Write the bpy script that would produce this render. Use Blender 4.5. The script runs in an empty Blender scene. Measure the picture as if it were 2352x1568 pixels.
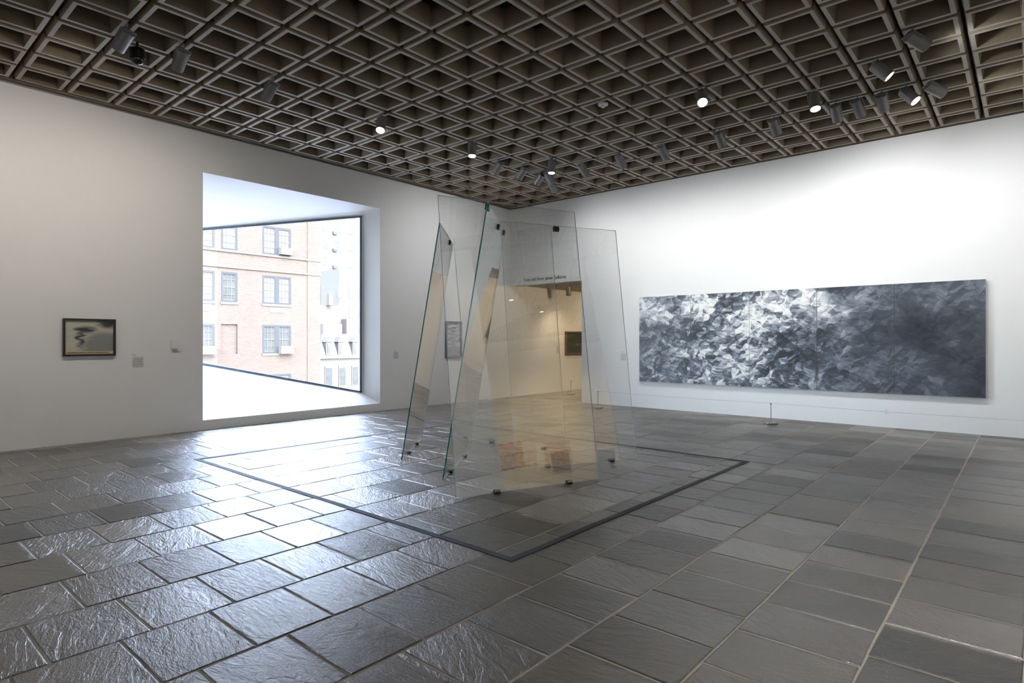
import bpy, bmesh, math, random
from mathutils import Vector, Matrix

# ------------------------------------------------------------------ camera, world, sun, exposure
SC = bpy.context.scene
COL = SC.collection
YAW = 0.7121
EYE = Vector((0.0, 0.0, 1.6))
cam_d = bpy.data.cameras.new('camera')
cam_d.sensor_width = 36.0
cam_d.lens = 1374.0 / 2352.0 * 36.0
cam_d.shift_y = -1.5 / 2352.0
cam_d.clip_start = 0.05
cam_d.clip_end = 500
cam = bpy.data.objects.new('camera', cam_d)
cam.location = EYE
cam.rotation_euler = (math.pi / 2, 0, YAW)
COL.objects.link(cam)
SC.camera = cam

world = bpy.data.worlds.new('sky')
SC.world = world
world.use_nodes = True
wnt = world.node_tree
sky = wnt.nodes.new('ShaderNodeTexSky')
sky.sky_type = 'NISHITA'
sky.sun_disc = False
sky.sun_elevation = math.radians(48)
sky.sun_rotation = math.radians(100)
hsv = wnt.nodes.new('ShaderNodeHueSaturation')
hsv.inputs['Saturation'].default_value = 0.62
wnt.links.new(sky.outputs[0], hsv.inputs['Color'])
wnt.links.new(hsv.outputs[0], wnt.nodes['Background'].inputs[0])
wnt.nodes['Background'].inputs[1].default_value = 10.5

sun_d = bpy.data.lights.new('sun', 'SUN')
sun_d.energy = 5.0
sun_d.angle = math.radians(0.6)
sun_d.color = (1.0, 0.95, 0.88)
sun = bpy.data.objects.new('sun', sun_d)
sun.rotation_euler = Vector((-0.72, 0.28, -0.62)).to_track_quat('-Z', 'Y').to_euler()
sun.location = (20, -10, 40)
COL.objects.link(sun)

SC.view_settings.view_transform = 'Standard'
SC.view_settings.look = 'None'
SC.view_settings.gamma = 1.0
SC.view_settings.use_curve_mapping = False
SC.view_settings.exposure = 0.0
SC.cycles.max_bounces = 8
SC.cycles.diffuse_bounces = 4
SC.cycles.glossy_bounces = 4
SC.cycles.transparent_max_bounces = 40
SC.cycles.caustics_reflective = True
SC.cycles.blur_glossy = 1.0
SC.cycles.caustics_refractive = False
SC.cycles.sample_clamp_indirect = 6.0
SC.cycles.use_adaptive_sampling = True
SC.cycles.adaptive_threshold = 0.03
SC.cycles.adaptive_min_samples = 16
SC.cycles.use_auto_tile = False
SC.cycles.time_limit = 1300.0

random.seed(7)

# ------------------------------------------------------------------ measures of the room (metres, x to the right wall, y to the far wall)
XL, XR, YB, YF = -11.22, 1.30, 12.91, -3.2
ZW = 5.34                 # top of the walls
ZC = 5.352                # underside of the coffers
MOD = 0.6146              # coffer module
CX0, CY0 = 0.031, -0.0447

# ------------------------------------------------------------------ mesh helpers
class MB:
    def __init__(s):
        s.v, s.f, s.m = [], [], []
    def vert(s, p):
        s.v.append(tuple(p)); return len(s.v) - 1
    def face(s, ids, m=0):
        s.f.append(tuple(ids)); s.m.append(m)
    def quad(s, a, b, c, d, m=0):
        s.face([s.vert(a), s.vert(b), s.vert(c), s.vert(d)], m)
    def box(s, lo, hi, m=0, M=None):
        x0, y0, z0 = lo; x1, y1, z1 = hi
        P = [(x0,y0,z0),(x1,y0,z0),(x1,y1,z0),(x0,y1,z0),(x0,y0,z1),(x1,y0,z1),(x1,y1,z1),(x0,y1,z1)]
        if M is not None: P = [M @ Vector(p) for p in P]
        i = [s.vert(p) for p in P]
        for q in ((0,3,2,1),(4,5,6,7),(0,1,5,4),(1,2,6,5),(2,3,7,6),(3,0,4,7)):
            s.face([i[k] for k in q], m)
        return s
    def rings(s, rings, close_start=False, close_end=False, m=0, loop=True):
        ids = [[s.vert(p) for p in r] for r in rings]
        n = len(rings[0])
        for a, b in zip(ids, ids[1:]):
            for k in range(n if loop else n - 1):
                j = (k + 1) % n
                s.face([a[k], a[j], b[j], b[k]], m)
        if close_start: s.face(ids[0][::-1], m)
        if close_end: s.face(ids[-1], m)
        return ids
    def lathe(s, prof, n=20, M=None, m=0, caps=(True, True)):
        R = []
        for r, z in prof:
            ring = [Vector((r*math.cos(2*math.pi*k/n), r*math.sin(2*math.pi*k/n), z)) for k in range(n)]
            if M is not None: ring = [M @ p for p in ring]
            R.append(ring)
        s.rings(R, caps[0], caps[1], m)
        return s
    def tube(s, pts, r, n=6, m=0):
        pts = [Vector(p) for p in pts]; R = []
        for i, p in enumerate(pts):
            t = (pts[min(i+1, len(pts)-1)] - pts[max(i-1, 0)]).normalized()
            a = t.orthogonal().normalized() if i == 0 else (R_a - t * R_a.dot(t)).normalized()
            R_a = a; b = t.cross(a)
            R.append([p + r*(a*math.cos(2*math.pi*k/n) + b*math.sin(2*math.pi*k/n)) for k in range(n)])
        s.rings(R, True, True, m)
        return s
    def xf(s, M):
        s.v = [tuple(M @ Vector(p)) for p in s.v]; return s
    def mesh(s, name, mats, smooth=False, fix=True):
        me = bpy.data.meshes.new(name)
        me.from_pydata(s.v, [], s.f)
        for mt in (mats if isinstance(mats, (list, tuple)) else [mats]): me.materials.append(mt)
        for p, k in zip(me.polygons, s.m): p.material_index = k
        me.update()
        if fix:
            bm = bmesh.new(); bm.from_mesh(me)
            bmesh.ops.recalc_face_normals(bm, faces=bm.faces)
            bm.to_mesh(me); bm.free()
        if smooth: me.polygons.foreach_set('use_smooth', [True] * len(me.polygons))
        return me
    def build(s, name, mats, parent=None, smooth=False, loc=None):
        return link(name, s.mesh(name, mats, smooth), parent, loc)

def slab(axis, t0, t1, a0, a1, z0, z1, holes=()):
    """one connected wall slab: thickness t0..t1 along axis ('x' or 'y'), spanning a0..a1 by z0..z1, with rectangular openings"""
    m = MB()
    A = sorted({a0, a1} | {h[0] for h in holes} | {h[1] for h in holes}); A = [a for a in A if a0 <= a <= a1]
    Z = sorted({z0, z1} | {h[2] for h in holes} | {h[3] for h in holes}); Z = [z for z in Z if z0 <= z <= z1]
    ids = {}
    def V(i, k, s):
        if (i, k, s) not in ids:
            t = t1 if s else t0
            ids[i, k, s] = m.vert((t, A[i], Z[k]) if axis == 'x' else (A[i], t, Z[k]))
        return ids[i, k, s]
    def solid(i, k):
        if i < 0 or k < 0 or i >= len(A) - 1 or k >= len(Z) - 1: return False
        ma, mz = (A[i] + A[i+1])/2, (Z[k] + Z[k+1])/2
        return not any(h[0] < ma < h[1] and h[2] < mz < h[3] for h in holes)
    for i in range(len(A) - 1):
        for k in range(len(Z) - 1):
            if not solid(i, k): continue
            for s in (0, 1): m.face([V(i, k, s), V(i+1, k, s), V(i+1, k+1, s), V(i, k+1, s)])
            for (di, dk, p, q) in ((-1, 0, (i, k), (i, k+1)), (1, 0, (i+1, k), (i+1, k+1)), (0, -1, (i, k), (i+1, k)), (0, 1, (i, k+1), (i+1, k+1))):
                if not solid(i + di, k + dk): m.face([V(*p, 0), V(*q, 0), V(*q, 1), V(*p, 1)])
    return m

def link(name, data, parent=None, loc=None):
    o = bpy.data.objects.new(name, data)
    COL.objects.link(o)
    if parent is not None: o.parent = parent
    if loc is not None: o.location = loc
    return o

def empty(name, loc=(0, 0, 0), rz=0.0):
    o = bpy.data.objects.new(name, None)
    o.empty_display_size = 0.1
    o.location = loc; o.rotation_euler = (0, 0, rz)
    COL.objects.link(o)
    return o

def tag(o, label, cat, group=None, kind=None):
    o['label'] = label; o['category'] = cat
    if group: o['group'] = group
    if kind: o['kind'] = kind
    return o

def struct(o, label=None):
    o['kind'] = 'structure'
    if label: o['label'] = label
    return o

def local(mb, loc):
    mb.v = [(p[0]-loc[0], p[1]-loc[1], p[2]-loc[2]) for p in mb.v]
    return mb

# ------------------------------------------------------------------ material helpers
class NT:
    def __init__(s, name):
        s.mat = bpy.data.materials.new(name); s.mat.use_nodes = True
        s.t = s.mat.node_tree; s.t.nodes.clear()
        s.out = s.t.nodes.new('ShaderNodeOutputMaterial')
    def n(s, kind, ins=None, **props):
        nd = s.t.nodes.new('ShaderNode' + kind)
        for k, v in props.items(): setattr(nd, k, v)
        for k, v in (ins or {}).items():
            sk = nd.inputs[k]
            if hasattr(v, 'is_output') or isinstance(v, bpy.types.NodeSocket): s.t.links.new(v, sk)
            else: sk.default_value = v
        return nd
    def math(s, op, a, b=0.0, c=None, clamp=False):
        nd = s.n('Math', {0: a, 1: b}, operation=op, use_clamp=clamp)
        if c is not None:
            if isinstance(c, bpy.types.NodeSocket): s.t.links.new(c, nd.inputs[2])
            else: nd.inputs[2].default_value = c
        return nd.outputs[0]
    def vmath(s, op, a, b=(0, 0, 0)):
        return s.n('VectorMath', {0: a, 1: b}, operation=op).outputs[0]
    def mix(s, f, a, b, blend='MIX'):
        nd = s.n('MixRGB', {0: f, 1: a, 2: b}, blend_type=blend)
        return nd.outputs[0]
    def ramp(s, f, stops, interp='LINEAR'):
        nd = s.n('ValToRGB', {0: f})
        cr = nd.color_ramp; cr.interpolation = interp
        while len(cr.elements) > 1: cr.elements.remove(cr.elements[-1])
        for i, (p, c) in enumerate(stops):
            e = cr.elements[0] if i == 0 else cr.elements.new(p)
            e.position = p; e.color = (c[0], c[1], c[2], 1) if len(c) == 3 else c
        return nd.outputs[0]
    def noise(s, vec, scale, detail=4.0, rough=0.55, dist=0.0, out=0):
        nd = s.n('TexNoise', {'Vector': vec, 'Scale': scale, 'Detail': detail, 'Roughness': rough, 'Distortion': dist})
        return nd.outputs[out]
    def bump(s, h, strength, dist, normal=None):
        ins = {'Height': h, 'Strength': strength, 'Distance': dist}
        if normal is not None: ins['Normal'] = normal
        return s.n('Bump', ins).outputs[0]
    def pbr(s, **ins):
        m = {'color': 'Base Color', 'rough': 'Roughness', 'metal': 'Metallic', 'normal': 'Normal', 'ior': 'IOR', 'spec': 'Specular IOR Level', 'emit': 'Emission Color', 'emits': 'Emission Strength', 'coat': 'Coat Weight', 'coatr': 'Coat Roughness', 'coati': 'Coat IOR', 'coatn': 'Coat Normal'}
        d = {}
        for k, v in ins.items():
            if isinstance(v, tuple) and len(v) == 3: v = (v[0], v[1], v[2], 1)
            d[m[k]] = v
        b = s.n('BsdfPrincipled', d)
        s.t.links.new(b.outputs[0], s.out.inputs[0])
        return s.mat
    def surf(s, sock):
        s.t.links.new(sock, s.out.inputs[0]); return s.mat

def c4(c): return (c[0], c[1], c[2], 1)

def plain(name, col, rough=0.5, metal=0.0, var=0.06, scale=14.0, **kw):
    t = NT(name)
    pos = t.n('TexCoord').outputs['Object']
    nz = t.noise(pos, scale, 4)
    c = t.mix(nz, c4([x*(1-var) for x in col]), c4([min(1, x*(1+var)) for x in col]))
    return t.pbr(color=c, rough=rough, metal=metal, **kw)

def mat_wall():
    t = NT('white_wall_paint')
    pos = t.n('NewGeometry').outputs['Position']
    a = t.noise(pos, 1.3, 3); b = t.noise(pos, 90, 2)
    c = t.mix(a, (0.80, 0.795, 0.785, 1), (0.84, 0.835, 0.825, 1))
    nrm = t.bump(b, 0.12, 0.004)
    return t.pbr(color=c, rough=0.75, normal=nrm, spec=0.25)

ROW0, ROWP, STY, STP = -0.622, 0.6102, 1.965, 0.4580     # flagstone courses: width, pitch, offset

def stone_cell(t):
    """random numbers per flagstone, from the course and the place in the course"""
    pos = t.n('NewGeometry').outputs['Position']
    sx = t.n('SeparateXYZ', {0: pos})
    r = t.math('FLOOR', t.math('DIVIDE', t.math('SUBTRACT', ROW0, sx.outputs[0]), ROWP))
    odd = t.math('ABSOLUTE', t.math('MODULO', r, 2.0))
    y = t.math('SUBTRACT', sx.outputs[1], t.math('ADD', STY - 0.46 * 20, t.math('MULTIPLY', odd, 0.157)))
    j = t.math('FLOOR', t.math('DIVIDE', y, STP))
    cell = t.n('CombineXYZ', {0: r, 1: j, 2: 3.7}).outputs[0]
    w = t.n('TexWhiteNoise', {'Vector': cell}, noise_dimensions='3D')
    return pos, w.outputs['Value'], w.outputs['Color']

def mat_slate():
    t = NT('cleft_slate')
    pos, rv, rc = stone_cell(t)
    rs = t.n('SeparateColor', {0: rc})
    ang = t.math('MULTIPLY', t.math('SUBTRACT', rs.outputs[0], 0.5), 1.5)
    rot = t.n('VectorRotate', {'Vector': pos, 'Angle': ang}, rotation_type='Z_AXIS').outputs[0]
    rot = t.vmath('ADD', rot, t.n('CombineXYZ', {0: t.math('MULTIPLY', rs.outputs[1], 37.0), 1: t.math('MULTIPLY', rs.outputs[2], 53.0), 2: 0.0}).outputs[0])
    st = t.vmath('MULTIPLY', rot, (1.0, 4.5, 1.0))
    grain = t.noise(st, 9.5, 6, 0.66, 0.5)
    cleft = t.noise(t.vmath('MULTIPLY', rot, (1.0, 2.6, 1.0)), 2.6, 3, 0.5, 1.2)
    ledge = t.ramp(cleft, [(0.30, (0, 0, 0)), (0.42, (.35, .35, .35)), (0.44, (.62, .62, .62)), (0.56, (.68, .68, .68)), (0.575, (.95, .95, .95)), (0.75, (1, 1, 1))])
    fine = t.noise(rot, 60, 3, 0.65)
    pits = t.noise(rot, 18, 3, 0.6)
    base = t.ramp(rv, [(0.0, (.020, .021, .023)), (0.09, (.066, .069, .070)), (0.22, (.082, .080, .074)), (0.34, (.118, .113, .103)), (0.44, (.050, .053, .055)), (0.54, (.098, .078, .060)), (0.63, (.070, .074, .076)), (0.73, (.100, .094, .084)), (0.82, (.062, .043, .030)), (0.90, (.104, .086, .074)), (0.96, (.135, .126, .110))], 'CONSTANT')
    c = t.mix(t.math('MULTIPLY', grain, 0.8), base, (.095, .087, .075, 1), 'MIX')
    c = t.mix(0.45, base, c)
    c = t.mix(t.math('MULTIPLY', t.math('SUBTRACT', fine, 0.35), 0.5, clamp=True), c, (.045, .042, .038, 1))
    warm = t.ramp(t.noise(pos, 0.9, 3), [(0.45, (0, 0, 0)), (0.75, (1, 1, 1))])
    c = t.mix(t.math('MULTIPLY', warm, 0.70), c, (.098, .070, .046, 1))
    c = t.mix(1.0, c, (0.88, 0.765, 0.63, 1), 'MULTIPLY')
    h = t.math('ADD', t.math('MULTIPLY', grain, 0.50), t.math('ADD', t.math('MULTIPLY', ledge, 0.42), t.math('ADD', t.math('MULTIPLY', fine, 0.26), t.math('MULTIPLY', pits, 0.22))))
    amp = t.math('ADD', 0.5, t.math('MULTIPLY', rs.outputs[1], 0.5))
    nrm = t.bump(h, amp, 0.0125)
    rg = t.math('ADD', 0.26, t.math('MULTIPLY', rs.outputs[2], 0.12))
    rg = t.math('ADD', rg, t.math('MULTIPLY', grain, 0.10))
    return t.pbr(color=c, rough=rg, normal=nrm, ior=1.7, coat=t.math('ADD', 0.30, t.math('MULTIPLY', rs.outputs[0], 0.70)), coatr=t.math('ADD', 0.15, t.math('MULTIPLY', pits, 0.12)), coati=1.80, coatn=nrm)

def mat_concrete(name, k):
    t = NT(name)
    g = t.n('NewGeometry').outputs['Position']
    info = t.n('ObjectInfo').outputs['Random']
    a = t.noise(g, 5.0, 5, 0.6); b = t.noise(g, 60, 3, 0.6)
    st = t.ramp(t.noise(g, 2.2, 3, 0.6), [(0.35, (0, 0, 0)), (0.7, (1, 1, 1))])
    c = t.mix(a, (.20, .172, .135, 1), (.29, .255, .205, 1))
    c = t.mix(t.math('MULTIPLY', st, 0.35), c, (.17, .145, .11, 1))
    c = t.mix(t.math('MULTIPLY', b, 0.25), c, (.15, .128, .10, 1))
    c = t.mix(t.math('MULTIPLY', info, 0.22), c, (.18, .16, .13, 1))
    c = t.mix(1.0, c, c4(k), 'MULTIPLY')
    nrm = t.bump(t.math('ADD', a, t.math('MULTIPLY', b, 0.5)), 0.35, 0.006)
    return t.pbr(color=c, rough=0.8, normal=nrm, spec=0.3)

def mat_glass():
    t = NT('float_glass')
    f = t.n('LayerWeight', {'Blend': 0.5}).outputs['Facing']
    fr = t.math('ADD', 0.082, t.math('MULTIPLY', 0.918, t.math('POWER', f, 5.0)), clamp=True)
    tr = t.n('BsdfTransparent', {0: (0.992, 0.997, 0.995, 1)}).outputs[0]
    gl = t.n('BsdfGlossy', {'Color': (0.95, 0.97, 0.97, 1), 'Roughness': 0.0}).outputs[0]
    return t.surf(t.n('MixShader', {0: fr, 1: tr, 2: gl}).outputs[0])

def mat_window_glass():
    t = NT('window_glass')
    f = t.n('LayerWeight', {'Blend': 0.5}).outputs['Facing']
    fr = t.math('ADD', 0.04, t.math('MULTIPLY', 0.6, t.math('POWER', f, 5.0)), clamp=True)
    tr = t.n('BsdfTransparent', {0: (0.97, 0.985, 1.0, 1)}).outputs[0]
    gl = t.n('BsdfGlossy', {'Color': (1, 1, 1, 1), 'Roughness': 0.0}).outputs[0]
    return t.surf(t.n('MixShader', {0: fr, 1: tr, 2: gl}).outputs[0])

def mat_edge():
    t = NT('cut_glass_edge')
    bf = t.n('NewGeometry').outputs['Backfacing']
    c = t.mix(bf, (0.004, 0.33, 0.31, 1), (0.66, 0.76, 0.77, 1))  # pale back side paints in the bright room mirrored inside the edge
    return t.pbr(color=c, rough=0.25, ior=1.5)

def mat_emit(name, col, strength):
    t = NT(name)
    return t.surf(t.n('Emission', {0: c4(col), 1: strength}).outputs[0])

M_WALL = mat_wall()
M_SLATE = mat_slate()
M_GROUT = plain('sandy_grout', (.40, .345, .27), 0.9, var=0.25, scale=30)
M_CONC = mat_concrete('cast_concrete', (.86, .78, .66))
M_RIM_LIT = mat_concrete('concrete_rim_lit_from_below', (1.8, 1.92, 2.12))  # paler, bluish tone puts the light from below into the rim colour
M_DARK = plain('dark_plenum', (.018, .018, .02), 0.9)
M_GLASS = mat_glass()
M_WGLASS = mat_window_glass()
M_EDGE = mat_edge()
M_EDGE_LIT = plain('glass_edge_catching_light', (.60, .70, .71), .3)  # pale copy of the edge, painting in the light it catches
M_LAMP = plain('charcoal_lamp_metal', (.23, .222, .218), 0.42, 0.35, var=0.05)
M_BLACK = plain('black_metal', (.012, .012, .013), 0.4, 0.3)
M_STEEL = plain('brushed_steel', (.34, .34, .35), 0.32, 0.9)
M_TAPE = plain('charcoal_floor_tape', (.030, .030, .034), 0.7, var=0.12, scale=40)
M_LENS = mat_emit('lamp_lens_glow', (1.0, 0.93, 0.82), 14.0)
M_WFRAME = plain('blue_grey_window_frame', (.055, .085, .125), 0.5)
M_SOFFIT = plain('plaster_soffit', (.42, .36, .29), 0.8)

# ------------------------------------------------------------------ floor: grout bed and flagstones
fm = MB().box((XL - 0.3, YF - 0.3, -0.30), (9.3, 19.2, -0.0042))
floor = struct(fm.build('floor', M_GROUT), 'dark cleft slate flagstone floor with sandy joints')

def stone_mesh(i):
    rnd = random.Random(100 + i)
    hx, hy = ROWP/2 - 0.0064, STP/2 - 0.0056
    P = []
    for a, b in ((-1,-1),(0,-1),(1,-1),(1,0),(1,1),(0,1),(-1,1),(-1,0)):
        P.append((a*hx + rnd.uniform(-.0035, .0025)*abs(a), b*hy + rnd.uniform(-.0035, .0025)*abs(b)))
    m = MB()
    r0 = [(x, y, -0.035) for x, y in P]
    r1 = [(x, y, -0.0030 + rnd.uniform(-.0008, .0008)) for x, y in P]
    r2 = [(x*(1-.007/hx), y*(1-.007/hy), rnd.uniform(-.0009, .0009)) for x, y in P]
    m.rings([r0, r1, r2], False, True)
    return m.mesh('flagstone', M_SLATE, fix=False)
STONES = [stone_mesh(i) for i in range(14)]

def project(p):
    v = Vector(p) - EYE
    f = Vector((-math.sin(YAW), math.cos(YAW), 0)); r = Vector((math.cos(YAW), math.sin(YAW), 0))
    d = v.dot(f)
    if d < 0.3: return None
    return 1176 + 1374*v.dot(r)/d, 782.5 - 1374*v.z/d, d

def in_view(p, mx, my):
    q = project(p)
    return q is not None and -mx < q[0] < 2352 + mx and -my < q[1] < 1568 + my

cand = []
for k in range(-3, 18):
    xc = ROW0 - (k + 0.5)*ROWP
    off = STY + (0.157 if k % 2 else 0.0)
    ymax = 17.6 if k >= 13 else YB
    j = int(math.floor((YF - off)/STP))
    while off + j*STP < ymax:
        yc = off + (j + 0.5)*STP
        q = project((xc, yc, 0))
        vis = any(in_view((xc + a*ROWP/2, yc + b*STP/2, 0), 0, 0) for a in (-1, 0, 1) for b in (-1, 0, 1))
        cand.append((vis, -(q[2] if q else 99), xc, yc, k, j))
        j += 1
cand.sort(key=lambda c: (not c[0], -c[1]))
rest = MB()
for n, (vis, d, xc, yc, k, j) in enumerate(cand):
    rnd = random.Random(k*1000 + j)
    me = STONES[rnd.randrange(len(STONES))]
    R = Matrix.Translation((xc, yc, rnd.uniform(-.0016, .0012))) @ Matrix.Rotation(rnd.uniform(-.0022, .0022), 4, 'X') @ Matrix.Rotation(rnd.uniform(-.0022, .0022), 4, 'Y') @ Matrix.Rotation(math.pi*rnd.randrange(2), 4, 'Z')
    if vis and n < 300:
        o = link('flagstone', me, floor); o.matrix_local = R
    else:
        b = len(rest.v)
        rest.v += [tuple(R @ v.co) for v in me.vertices]
        for p in me.polygons: rest.face([b + i for i in p.vertices])
o = rest.build('flagstone_field', M_SLATE, floor); o['kind'] = 'stuff'
# the slate goes on beyond the opening on the right
o = MB().box((XR, YF, -0.03), (9.0, YB, -0.001)).build('slate_paving', M_SLATE, floor)

# ------------------------------------------------------------------ walls
def wall(name, m, label):
    return struct(m.build(name, M_WALL), label)
WY0, WY1, WZ0, WZ1 = 4.504, 8.383, 0.172, 4.624       # opening of the window in the left wall
OX, OZ = -8.76, 3.16                                   # opening at the far corner
T = 0.28
wall_left = wall('wall_left', slab('x', XL-T, XL, YF-T, 19.2, 0, ZW, [(WY0, WY1, WZ0, WZ1)]), 'white gallery wall with a deep tapering window')
wall_back = wall('wall_back', slab('y', YB, YB+T, XL, 9.2, 0, ZW, [(XL, OX, 0, OZ)]), 'white gallery wall carrying the five panel painting')
wall_right = wall('wall_right', slab('x', XR, XR+T, YF, 5.33, 0, ZW), 'white side wall on the near side of a full height opening')
wall_right_far = wall('wall_right_far', slab('x', XR, XR+T, 7.70, YB, 0, ZW), 'white side wall on the far side of a full height opening')
wall_front = wall('wall_front', slab('y', YF-T, YF, XL, 9.2, 0, ZW), 'white wall at the near end of the gallery')
wall_far = wall('wall_far', slab('x', 9.0, 9.2, YF, YB, 0, ZW), 'end wall of the adjoining gallery')
wall_next = wall('wall_next', slab('x', -6.2, -6.0, YB+T, 19.2, 0, 3.4), 'side wall of the room beyond the corner opening')
wall_end = wall('wall_end', slab('y', 19.0, 19.2, XL, -6.2, 0, 3.4), 'end wall of the room beyond the corner opening')
struct(MB().box((XL, YB+T, 3.21), (-6.0, 19.2, 3.4)).build('ceiling_next', M_SOFFIT), 'low ceiling of the room beyond the corner opening')

# ------------------------------------------------------------------ ceiling: dark plenum and concrete coffers
ceiling = struct(MB().box((XL-0.45, YF-0.45, 5.95), (9.45, 13.35, 6.15)).build('ceiling', M_DARK), 'deep concrete coffered ceiling')
for lo, hi in (((XL-0.45, YF-0.45, 5.10), (XL-T, 13.35, 5.95)), ((9.2, YF-0.45, 5.10), (9.45, 13.35, 5.95)), ((XL-T, YF-0.45, 5.10), (9.2, YF-T, 5.95)), ((XL-T, YB+T, 5.10), (9.2, 13.35, 5.95))):
    MB().box(lo, hi).build('plenum_side', M_DARK, ceiling)

def loop8(h, c, z):
    return [(-h+c,-h,z),(h-c,-h,z),(h,-h+c,z),(h,h-c,z),(h-c,h,z),(-h+c,h,z),(-h,h-c,z),(-h,-h+c,z)]
km = MB()
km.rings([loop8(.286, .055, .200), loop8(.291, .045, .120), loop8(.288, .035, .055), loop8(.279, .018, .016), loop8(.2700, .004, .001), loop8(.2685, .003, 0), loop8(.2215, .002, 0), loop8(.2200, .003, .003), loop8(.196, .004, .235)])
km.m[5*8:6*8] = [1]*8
COFFER = km.mesh('coffer', [M_CONC, M_RIM_LIT], fix=False)

cells = []
for J in range(-15, 18):
    for I in range(-5, 21):
        x = CX0 - (J + 0.5)*MOD; y = CY0 + (I + 0.5)*MOD
        if x > 8.8 or abs(x - XR - T/2) < 0.28: continue
        q = project((x, y, ZC))
        vis = x < XR and any(in_view((x + a*.26, y + b*.26, ZC), 0, 0) for a in (-1, 0, 1) for b in (-1, 0, 1))
        cells.append((not vis, q[2] if q else 99, x, y))
cells.sort()
rest = MB()
for n, (hid, d, x, y) in enumerate(cells):
    rnd = random.Random(int(x*500) + int(y*77))
    R = Matrix.Translation((x + rnd.uniform(-.002, .002), y + rnd.uniform(-.002, .002), ZC + rnd.uniform(-.0015, .0015))) @ Matrix.Rotation(math.pi/2*rnd.randrange(4), 4, 'Z')
    if n < 300 and not hid:
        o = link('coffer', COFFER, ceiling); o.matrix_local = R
    else:
        b = len(rest.v)
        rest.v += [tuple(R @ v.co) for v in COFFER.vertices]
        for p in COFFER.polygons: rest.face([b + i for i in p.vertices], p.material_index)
me = rest.mesh('coffer_field', [M_CONC, M_RIM_LIT], fix=False)
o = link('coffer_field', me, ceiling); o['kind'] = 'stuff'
# concrete edge beams between the last coffers and the walls
xe = CX0 - 18*MOD
struct(MB().box((xe - 0.115, YF, ZC + 0.006), (xe - 0.012, YB, ZC + 0.16)).build('trim_1', M_CONC), 'concrete edge beam of the ceiling above the window wall')
struct(MB().box((XL - 0.02, YF, ZW), (XL + 0.035, YB, ZW + 0.03)).build('trim_2', M_STEEL), 'grey metal capping along the top of the window wall')
ye = CY0 + 21*MOD
struct(MB().box((XL, ye + 0.004, ZC + 0.004), (XR, YB + 0.1, ZC + 0.16)).build('trim_3', M_CONC), 'concrete edge beam of the ceiling above the painting wall')
# grey air ducts glimpsed above the open coffers
for (dx, dy, lx, ly) in ((-6.3, 3.6, 0.5, 3.2), (-4.1, 5.2, 3.4, 0.45), (-1.9, 4.6, 0.4, 3.0)):
    d = MB().box((dx-lx/2, dy-ly/2, 5.66), (dx+lx/2, dy+ly/2, 5.86)).build('air_duct', M_STEEL, ceiling)

# ------------------------------------------------------------------ window: splayed reveal, frame, pane
GR = Vector((-11.55, 8.113)); GL = Vector((-13.31, 4.60))
gTR, gBR, gTL, gBL = 4.446, 0.42, 3.81, 1.26
win = struct(empty('window_1', (XL, (WY0+WY1)/2, 0)), 'large trapezoid window set deep behind splayed white reveals')
wl = win.location
rm = MB()
O = [(XL, WY0, WZ0), (XL, WY1, WZ0), (XL, WY1, WZ1), (XL, WY0, WZ1)]
G = [(GL.x, GL.y, gBL), (GR.x, GR.y, gBR), (GR.x, GR.y, gTR), (GL.x, GL.y, gTL)]
for i in range(4):
    j = (i + 1) % 4
    rm.quad(O[i], O[j], G[j], G[i])
    # outer skin so that the reveal is a solid casing
    ox = lambda p, s=0.16: (p[0]-0.02, p[1] + (s if p[1] > 6 else -s), p[2] + (s if p[2] > 2.4 else -s))
    rm.quad(ox(O[j]), ox(O[i]), ox(G[i]), ox(G[j]))
    rm.quad(G[i], G[j], ox(G[j]), ox(G[i]))
local(rm, wl).build('reveal', M_WALL, win)
nrm = Vector((GR.y-GL.y, -(GR.x-GL.x), 0)).normalized()
if nrm.x < 0: nrm = -nrm
def bar(m, a, b, w, d, outward):
    a, b = Vector(a), Vector(b); t = (b-a).normalized(); s = nrm.cross(t).normalized()*w
    if (s.dot(Vector(outward))) < 0: s = -s
    P = []
    for q in (a, b):
        P.append([q + nrm*0.002, q + s + nrm*0.002, q + s + nrm*d, q + nrm*d])
    m.rings(P, True, True)
cen = (Vector(G[0]) + Vector(G[1]) + Vector(G[2]) + Vector(G[3]))/4
fr = MB()
for i in range(4):
    j = (i + 1) % 4
    mid = (Vector(G[i]) + Vector(G[j]))/2
    bar(fr, G[i], G[j], 0.030 if i != 1 else 0.045, 0.045, cen - mid)
local(fr, wl).build('window_frame', M_WFRAME, win)
pm = MB(); pm.rings([[Vector(g) + nrm*0.010 for g in G], [Vector(g) + nrm*0.018 for g in G]], True, True)
local(pm, wl).build('pane', M_WGLASS, win)

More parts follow.
